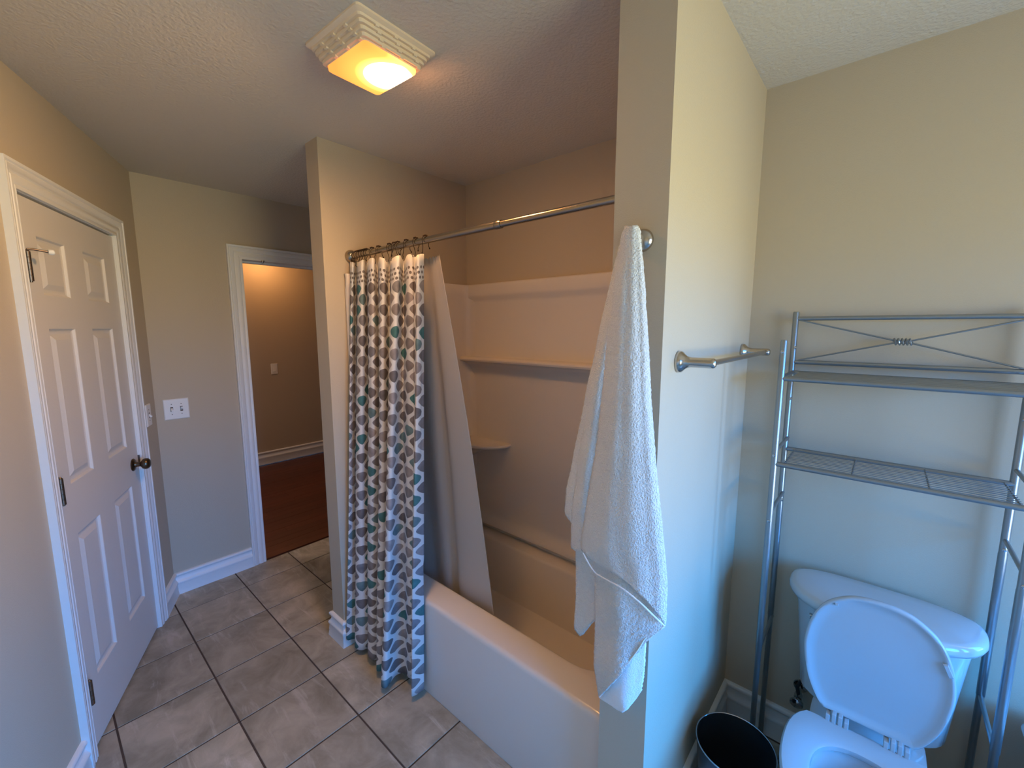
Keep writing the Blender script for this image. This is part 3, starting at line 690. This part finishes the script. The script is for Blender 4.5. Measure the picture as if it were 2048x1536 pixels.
tow = empty('towel', (-0.465, 0.93, 1.83), 'white terry bath towel hanging in folds from the robe hook', 'towel')
def interp(c, t):
    if t <= c[0][0]: return c[0][1]
    for (a, xa), (b, xb) in zip(c, c[1:]):
        if t <= b:
            f = (t - a) / (b - a); return xa + (xb - xa) * f
    return c[-1][1]
def sheet(name, left, right, Y, bulge, folds, bottom, nx=26, ny=110, top=452, mat_=None, thick=0.006, rough=0.0022, parent=tow, curlR=0.0):
    """left/right: lists of (image row, image column); bottom(t)-> row of the lower edge at width fraction t"""
    vs, fs = [], []
    for j in range(ny + 1):
        for i in range(nx + 1):
            t = i / nx
            yb = bottom(t); row = top + (yb - top) * j / ny
            xl, xr = interp(left, row), interp(right, row)
            px = xl + (xr - xl) * t
            d = Y - bulge * math.sin(PI * min(max(t, 0), 1)) ** 0.8 * min(1, 0.35 + (row - 450) / 500)
            for (ft, fw_, fa) in folds:
                d -= fa * math.exp(-((t - ft) / fw_) ** 2) * min(1, (row - 440) / 160)
            d += curlR * max(0, (t - 0.85) / 0.15) ** 2
            p = on_y(px, row, d)
            nz = noise.noise(Vector((p.x * 160, p.z * 160, Y * 40))) * rough + noise.noise(Vector((p.x * 14, p.z * 9, Y * 10))) * 0.006
            p.y -= nz * (0.5 if 'front' in name else 1.0); p.x += noise.noise(Vector((p.x * 90, p.z * 170, 5 + Y * 10))) * rough * 0.7
            vs.append(tuple(p))
    for j in range(ny):
        for i in range(nx): fs.append((j*(nx+1)+i, j*(nx+1)+i+1, (j+1)*(nx+1)+i+1, (j+1)*(nx+1)+i))
    return cloth_mesh(name, vs, fs, None, mat_ or M_TOWEL, thick, parent)
Lmain = [(452,1252),(470,1244),(520,1236),(560,1230),(640,1222),(700,1214),(760,1209),(800,1205),(880,1196),(960,1183),(1040,1170),(1080,1163),(1100,1164),(1120,1172),(1145,1188)]
Rmain = [(452,1273),(460,1278),(520,1284),(570,1288),(640,1292),(700,1296),(800,1301),(860,1305),(930,1311),(1000,1318),(1040,1323),(1110,1329),(1160,1333),(1235,1332),(1252,1329)]
def botmain(t):
    return interp([(0,1098),(0.06,1116),(0.2,1138),(0.45,1164),(0.7,1196),(0.88,1226),(1.0,1251)], t)
sheet('front_flap', Lmain, Rmain, 0.905, 0.030, [(0.30, 0.10, 0.004), (0.62, 0.14, 0.004), (0.90, 0.07, 0.004)], botmain, nx=44, ny=190)
Llow = [(1080,1180),(1145,1191),(1200,1190),(1330,1190),(1360,1193),(1393,1198)]
Rlow = [(1080,1300),(1200,1326),(1250,1330),(1255,1326),(1275,1294),(1300,1276),(1340,1243),(1393,1200)]
def botlow(t): return interp([(0,1395),(0.03,1392),(0.35,1352),(0.62,1304),(0.80,1274),(1.0,1252)], t)
def Rl2(t): return 0
# lower front piece: straight-sided grid between left edge and the slanting cut
sheet('lower_flap', [(1080,1182),(1145,1191),(1200,1190),(1330,1190),(1360,1193),(1400,1199)], [(1080,1312),(1200,1327),(1252,1329),(1400,1329)], 0.918, 0.020, [(0.35, 0.15, 0.010)], botlow, nx=40, ny=90, top=1070)
sheet('hem_flap', [(1240,1225),(1393,1198),(1423,1222)], [(1240,1293),(1290,1291),(1340,1288),(1380,1283),(1430,1270)], 0.930, 0.012, [(0.6, 0.2, 0.006)],
      lambda t: interp([(0,1397),(0.3,1416),(0.5,1423),(0.7,1416),(0.9,1398),(1,1378)], t), nx=24, ny=50, top=1240, mat_=M_HEM, rough=0.0012)
sheet('back_layer', [(460,1250),(520,1234),(600,1220),(700,1198),(760,1186),(850,1170),(930,1156),(1000,1148),(1060,1144),(1102,1143)], [(460,1276),(700,1250),(1000,1230),(1110,1230)], 0.938, 0.012, [(0.2, 0.12, 0.010)],
      lambda t: interp([(0,1096),(0.15,1103),(0.5,1112),(1,1125)], t), nx=26, ny=120)
sheet('back_layer', [(460,1249),(520,1232),(600,1214),(640,1205),(740,1185),(850,1160),(930,1144),(980,1133),(1025,1130),(1045,1136)], [(460,1274),(700,1220),(900,1190),(1060,1180)], 0.952, 0.006, [(0.25, 0.2, 0.008)],
      lambda t: interp([(0,1030),(0.2,1046),(0.5,1060),(1,1075)], t), nx=22, ny=110)
sheet('back_layer', [(460,1255),(800,1190),(1060,1155),(1120,1152),(1200,1151),(1255,1149),(1272,1155)], [(460,1274),(800,1240),(1100,1225),(1280,1225)], 0.945, 0.006, [(0.6, 0.2, 0.008)],
      lambda t: interp([(0,1258),(0.08,1272),(0.2,1268),(0.5,1243),(1,1205)], t), nx=22, ny=110)
# stitched hem cord along the slanting edges
def px_tube(name, pts, r):
    P = [on_y(x, y, d) for x, y, d in pts]
    P = [Vector(p) for p in catmull([tuple(p) for p in P], 4)]
    return MB().tube(P, r, 6).build(name, M_HEM, tow, smooth=60)
px_tube('hem', [(1166,1106,.890),(1188,1143,.885),(1215,1160,.874),(1245,1177,.868),(1280,1205,.868),(1308,1232,.880),(1329,1252,.898)], 0.0019)
px_tube('hem', [(1199,1394,.914),(1222,1366,.904),(1250,1334,.896),(1277,1298,.896),(1293,1274,.900),(1328,1252,.912)], 0.0017)

# ------------------------------------------------------------------ towel bar on the partition
tb = empty('towel_bar', (PX1, 1.086, 1.524), 'short brushed nickel towel bar on the partition wall facing the toilet', 'towel bar')
BX = PX1 + 0.078
def post(y):
    return MB().lathe((PX1 + .0005, y, 1.524), (1, 0, 0), [(0, 0), (0.0265, 0), (0.0275, .003), (0.0265, .009), (0.021, .014), (0.015, .022), (0.0125, .032), (0.0125, .080), (0.0118, .086), (0.008, .090), (0, .0905)], 28)
post(1.090).build('post', M_NICKEL, tb, smooth=50); post(1.715).build('post', M_NICKEL, tb, smooth=50)
MB().tube([(BX, 1.10, 1.524), (BX, 1.706, 1.524)], 0.0075, 16).build('bar', M_NICKEL, tb, smooth=50)

# ------------------------------------------------------------------ over-toilet rack
rack = empty('storage_rack', (0.03, 1.665, 0), 'tall silver tubular rack with two wire shelves standing over the toilet', 'rack')
XL, XR, YR_, YF_ = -0.240, 0.300, 1.780, 1.550
def leg(x, y, top):
    prof = [(0.0112, 0), (0.0112, .012), (0.0088, .014), (0.0088, .52), (0.0100, .522), (0.0100, .97), (0.0094, .972), (0.0094, top - .004), (0.008, top), (0, top)]
    return MB().lathe((x, y, 0.0), (0, 0, 1), prof, 16)
for x in (XL, XR):
    leg(x - .006 if x < 0 else x, YR_, 1.664).build('leg', M_RACK, rack, smooth=40)
    leg(x, YF_, 1.572).build('leg', M_RACK, rack, smooth=40)
    for z in (1.455, 1.217, 1.012, 0.52):
        MB().tube([(x, YF_, z), (x, YR_, z)], 0.0058, 10).build('rung', M_RACK, rack, smooth=50)
    for (yy_, zs) in ((YF_, (1.535, 1.205, 0.985)), (YR_, (1.540, 1.360, 0.985))):
        for z in zs:
            MB().lathe((x + (0 if x > 0 else 0), yy_ - .0085, z), (0, -1, 0), [(0.0052, 0), (0.005, .0018), (0.003, .0028), (0, .003)], 10).build('screw', M_CHROME, rack, smooth=50)
for z, y, r in ((1.640, YR_, .0072), (1.490, YR_, .0078)):
    MB().tube([(XL, y, z), (XR, y, z)], r, 12).build('rail', M_RACK, rack, smooth=50)
xm = 0.036
for s in (1, -1):
    z0, z1 = (1.634, 1.497) if s > 0 else (1.497, 1.634)
    zc = 1.566 + .004 * s
    for sgn, xe in ((-1, XL + .01), (1, XR - .01)):
        ze = 1.634 if s > 0 else 1.497
        MB().tube([(xe, YR_ - .003, ze), (xm + sgn * .02, YR_ - .004, zc), (xm, YR_ - .004, zc)], 0.0026, 8).build('brace_wire', M_RACK, rack, smooth=50)
cp = []
for k in range(61):
    a = k / 60 * 2 * PI * 5; cp.append((xm - .022 + .044 * k / 60, YR_ - .004 + .0085 * math.cos(a), 1.566 + .0095 * math.sin(a)))
MB().tube(cp, 0.0022, 6).build('coil', M_RACK, rack, smooth=50)
def wire_shelf(z, nw):
    for y in (YF_, YR_ - .002):
        MB().tube([(XL, y, z), (XR, y, z)], 0.0078, 12).build('rail', M_RACK, rack, smooth=50)
    w = MB()
    for k in range(nw):
        y = YF_ + .022 + (YR_ - YF_ - .048) * k / (nw - 1)
        wm_ = MB().tube([(XL + .022, y, z + .004), (XR - .016, y, z + .004)], 0.0015, 6).build('wire', M_RACK, rack, smooth=60)
    for x in (XL + .026, XL + .195, XL + .360, XR - .020):
        MB().tube([(x, YF_, z + .001), (x, YR_, z + .001)], 0.0026, 8).build('cross_bar', M_RACK, rack, smooth=60)
wire_shelf(1.452, 22); wire_shelf(1.177, 11)

# ------------------------------------------------------------------ toilet
TCX = 0.050
toi = empty('toilet', (TCX, 1.45, 0), 'white two-piece toilet with its round seat lid raised against the tank', 'toilet')
def dshape(a, bf, bb, yc, z, nf=2.25, nb=3.2, n=44, cx=TCX):
    pts = []
    for k in range(n):
        t = 2 * PI * k / n; c, s = math.cos(t), math.sin(t)
        e_ = nf if s < 0 else nb
        r = (abs(c) ** e_ + abs(s) ** e_) ** (-1 / e_)
        pts.append((cx + a * c * r, yc + (bf if s < 0 else bb) * s * r, z))
    return pts
YC = 1.695
MB().rings([dshape(.170, .105, .085, 1.70, .385), dshape(.182, .118, .088, YC, .40), dshape(.192, .120, .092, YC, .52), dshape(.205, .130, .094, YC, .66), dshape(.212, .136, .095, YC, .724)]).build('tank', M_CERAMIC, toi, smooth=40)
MB().rings([dshape(.222, .158, .090, YC, .722), dshape(.232, .163, .097, YC, .727), dshape(.236, .166, .1, YC, .738), dshape(.234, .164, .099, YC, .750), dshape(.228, .159, .095, YC, .757), dshape(.215, .146, .086, YC, .761), dshape(.15, .09, .05, YC, .7635)]).build('tank_lid', M_CERAMIC, toi, smooth=50)
def egg(a, y0, y1, z, flat=0.0, n=48, cx=TCX, pw_=2.0):
    yc = y1 - (y1 - y0) * 0.42; pts = []
    for k in range(n):
        t = 2 * PI * k / n; c, s = math.cos(t), math.sin(t)
        e_ = 2.0 if s < 0 else 2.0 + flat
        r = (abs(c) ** e_ + abs(s) ** e_) ** (-1 / e_)
        pts.append((cx + a * c * r, yc + ((yc - y0) if s < 0 else (y1 - yc)) * s * r, z))
    return pts
BZ = 1.046; bowl = [egg(.112, 1.20, 1.66, 0.0, .8), egg(.108, 1.21, 1.66, .03, .8), egg(.098, 1.24, 1.64, .10, .6), egg(.108, 1.21, 1.60, .18, .4), egg(.138, 1.16, 1.58, .26, .3),
        egg(.166, 1.12, 1.555, .33, .3), egg(.177, 1.105, 1.545, .375, .3), egg(.178, 1.104, 1.545, .392, .3), egg(.172, 1.110, 1.540, .398, .3),
        egg(.125, 1.155, 1.455, .398, 0), egg(.118, 1.162, 1.448, .388, 0), egg(.112, 1.17, 1.44, .34, 0), egg(.085, 1.20, 1.40, .27, 0), egg(.045, 1.26, 1.36, .22, 0)]
bowl = [[(x, y - 0.022, z * BZ) for x, y, z in rr_] for rr_ in bowl]
MB().rings(bowl).build('bowl', M_CERAMIC, toi, smooth=50)
MB().rings([dshape(.105, .05, .13, 1.56, .20, 4, 3), dshape(.125, .06, .15, 1.56, .33, 4, 3), dshape(.135, .07, .17, 1.55, .375, 4, 3), dshape(.135, .07, .17, 1.55, .397, 4, 3), dshape(.128, .065, .165, 1.55, .401, 4, 3)]).build('tank_shelf', M_CERAMIC, toi, smooth=50)
# seat ring
def flatten(pts, ymax): return [(x, min(y, ymax), z) for x, y, z in pts]
so_ = lambda a, y0, y1, z: flatten(egg(a, y0, y1, z, .9), 1.508)
si_ = lambda a, y0, y1, z: egg(a, y0, y1, z, .25)
seat = [so_(.176, 1.098, 1.545, .400), so_(.182, 1.092, 1.550, .406), so_(.182, 1.092, 1.550, .418), so_(.177, 1.098, 1.545, .424), si_(.118, 1.158, 1.448, .424), si_(.110, 1.166, 1.440, .418), si_(.109, 1.167, 1.439, .406), si_(.114, 1.162, 1.444, .400)]
seat = [[(x, y - 0.027, z + 0.018) for x, y, z in rr_] for rr_ in seat]
nn = len(seat[0]); mb = MB(); mb.rings(seat, False, False)
mb.f += [((len(seat)-1)*nn + j, (len(seat)-1)*nn + (j+1) % nn, (j+1) % nn, j) for j in range(nn)]
mb.build('seat', M_PLAST, toi, smooth=45)
# raised lid
LB_ = Vector((TCX, 1.507, 0.464)); LUP = Vector((0, 0.004, 0.398)).normalized(); LN = Vector((0, -LUP.z, LUP.y))
def lid_ring(sc, off, ln=0.398):
    pts = []; n = 60
    ctrl = [(0.102, 0.0), (0.120, 0.020), (0.146, 0.078), (0.161, 0.150), (0.163, 0.205), (0.151, 0.272), (0.121, 0.333), (0.075, 0.370), (0.035, 0.383), (0.0, 0.386)]
    right = [Vector((x, y)) for x, y in catmull(ctrl, 6)]
    loop = right + [Vector((-p.x, p.y)) for p in reversed(right[:-1])]
    cen = Vector((0, 0.19))
    for p in loop:
        d = p - cen; L_ = d.length; p2 = cen + d * ((L_ - sc) / L_)
        w = LB_ + Vector((1, 0, 0)) * p2.x + LUP * p2.y + LN * off
        pts.append(w)
    return pts
lidr = [lid_ring(.004, -.004), lid_ring(0, 0.0), lid_ring(0, .010), lid_ring(.003, .0135), lid_ring(.009, .0135), lid_ring(.014, .009), lid_ring(.035, .0065), lid_ring(.09, .0060)]
MB().rings(lidr).build('seat_lid', M_PLAST, toi, smooth=50)
def on_lid(x, s, off): return LB_ + Vector((1, 0, 0)) * x + LUP * s + LN * off
for (x, s, rot) in ((0.143, 0.262, 0.42), (-0.095, 0.340, -0.9)):
    bm_ = MB(); c, sn = math.cos(rot), math.sin(rot)
    r = []
    for off, k in ((.006, 1), (.014, 1), (.017, .8)):
        r.append([on_lid(x + (dx*k)*c - (dy*k)*sn, s + (dx*k)*sn + (dy*k)*c, off) for dx, dy in ((-.005, -.018), (.005, -.018), (.005, .018), (-.005, .018))] if x > 0 else
                 [on_lid(x + dx*k, s + dy*k, off) for dx, dy in ((-.004, -.004), (.004, -.004), (.004, .004), (-.004, .004))])
    bm_.rings(r).build('bumper', M_PLAST, toi)
for hx in (-0.066, 0.066):
    h = MB()
    X = TCX + hx
    for dx, w in ((-.022, .009), (-.0075, .009), (.0075, .009), (.022, .009)):
        up_ = .008 if abs(dx) < .01 else 0
        h.box(X + dx - w/2 - .001, X + dx + w/2 + .001, 1.476, 1.504, .440, .462 + up_)
    h.build('seat_hinge', M_PLAST, toi, bevel=0.002)
MB().rings([[(x, 1.563, z) for x, z in ((-.112, .694), (-.050, .686), (-.050, .702), (-.112, .713))], [(x, 1.552, z) for x, z in ((-.111, .697), (-.050, .689), (-.050, .700), (-.111, .710))]]).box(-.062, -.046, 1.552, 1.580, .684, .705).build('flush_lever', M_CHROME, toi, bevel=0.002)

# water supply valve
sv = empty('supply_valve', (-0.135, YB, 0.25), 'dark chrome water valve and hose on the wall at the left of the toilet', 'water valve')
v = MB().lathe((-0.135, YB - .001, .262), (0, -1, 0), [(0, 0), (0.024, 0), (0.022, .004), (0.009, .006), (0.009, .05), (0.013, .052), (0.013, .078), (0.007, .08), (0.007, .092), (0, .092)], 16)
v.build('valve_body', M_CHROME, sv, smooth=40)
MB().lathe((-0.135, YB - .088, .262), (0, -1, -.2), [(0, 0), (0.017, .001), (0.021, .006), (0.021, .014), (0.015, .018), (0, .018)], 14).build('valve_handle', M_CHROME, sv, smooth=40)
MB().tube([(-0.135, YB - .062, .272), (-0.140, YB - .064, .300), (-0.128, YB - .068, .335), (-0.108, YB - .07, .360), (-0.096, YB - .075, .386)], 0.0065, 10).build('hose', M_DARK, sv, smooth=60)

# trash can
tcn = empty('trash_can', (-0.256, 1.380, 0), 'small dark round metal waste bin on the floor left of the toilet', 'trash can')
MB().lathe((-0.256, 1.380, 0.0), (0, 0, 1), [(0, 0), (0.088, 0), (0.091, .004), (0.091, .008), (0.1145, .278), (0.1125, .278), (0.0895, .012), (0.086, .010), (0, .010)], 48).build('bin_body', M_CAN, tcn, smooth=40)
tr = []
ring = [(-0.256 + .1150 * math.cos(2*PI*k/48), 1.380 + .1150 * math.sin(2*PI*k/48), .281) for k in range(49)]
MB().tube(ring, 0.0024, 8, False).build('rim', M_CHROME, tcn, smooth=60)

# freestanding bath whose rounded rim shows at the right edge of the photo
bt = empty('soaking_tub', (1.0, 1.4, 0), 'white rounded corner of a free-standing tub rim at the bottom right edge', 'bathtub')
def br(x0, x1, y0, y1, r, z): return rrect(x0, x1, y0, y1, r, lambda X, Y: z, 8)
MB().rings([br(.56, 1.62, 1.18, 1.62, .12, 0), br(.56, 1.62, 1.17, 1.63, .12, .02), br(.44, 1.74, 1.02, 1.72, .10, .40), br(.395, 1.785, .945, 1.765, .075, .488), br(.377, 1.805, .930, 1.778, .065, .494), br(.372, 1.81, .925, 1.782, .065, .505),
            br(.376, 1.806, .930, 1.778, .065, .513), br(.43, 1.75, .98, 1.72, .1, .513), br(.44, 1.74, .99, 1.71, .1, .505), br(.54, 1.64, 1.10, 1.63, .12, .12), br(.60, 1.58, 1.16, 1.58, .1, .10)]).build('shell', M_CERAMIC, bt, smooth=50)
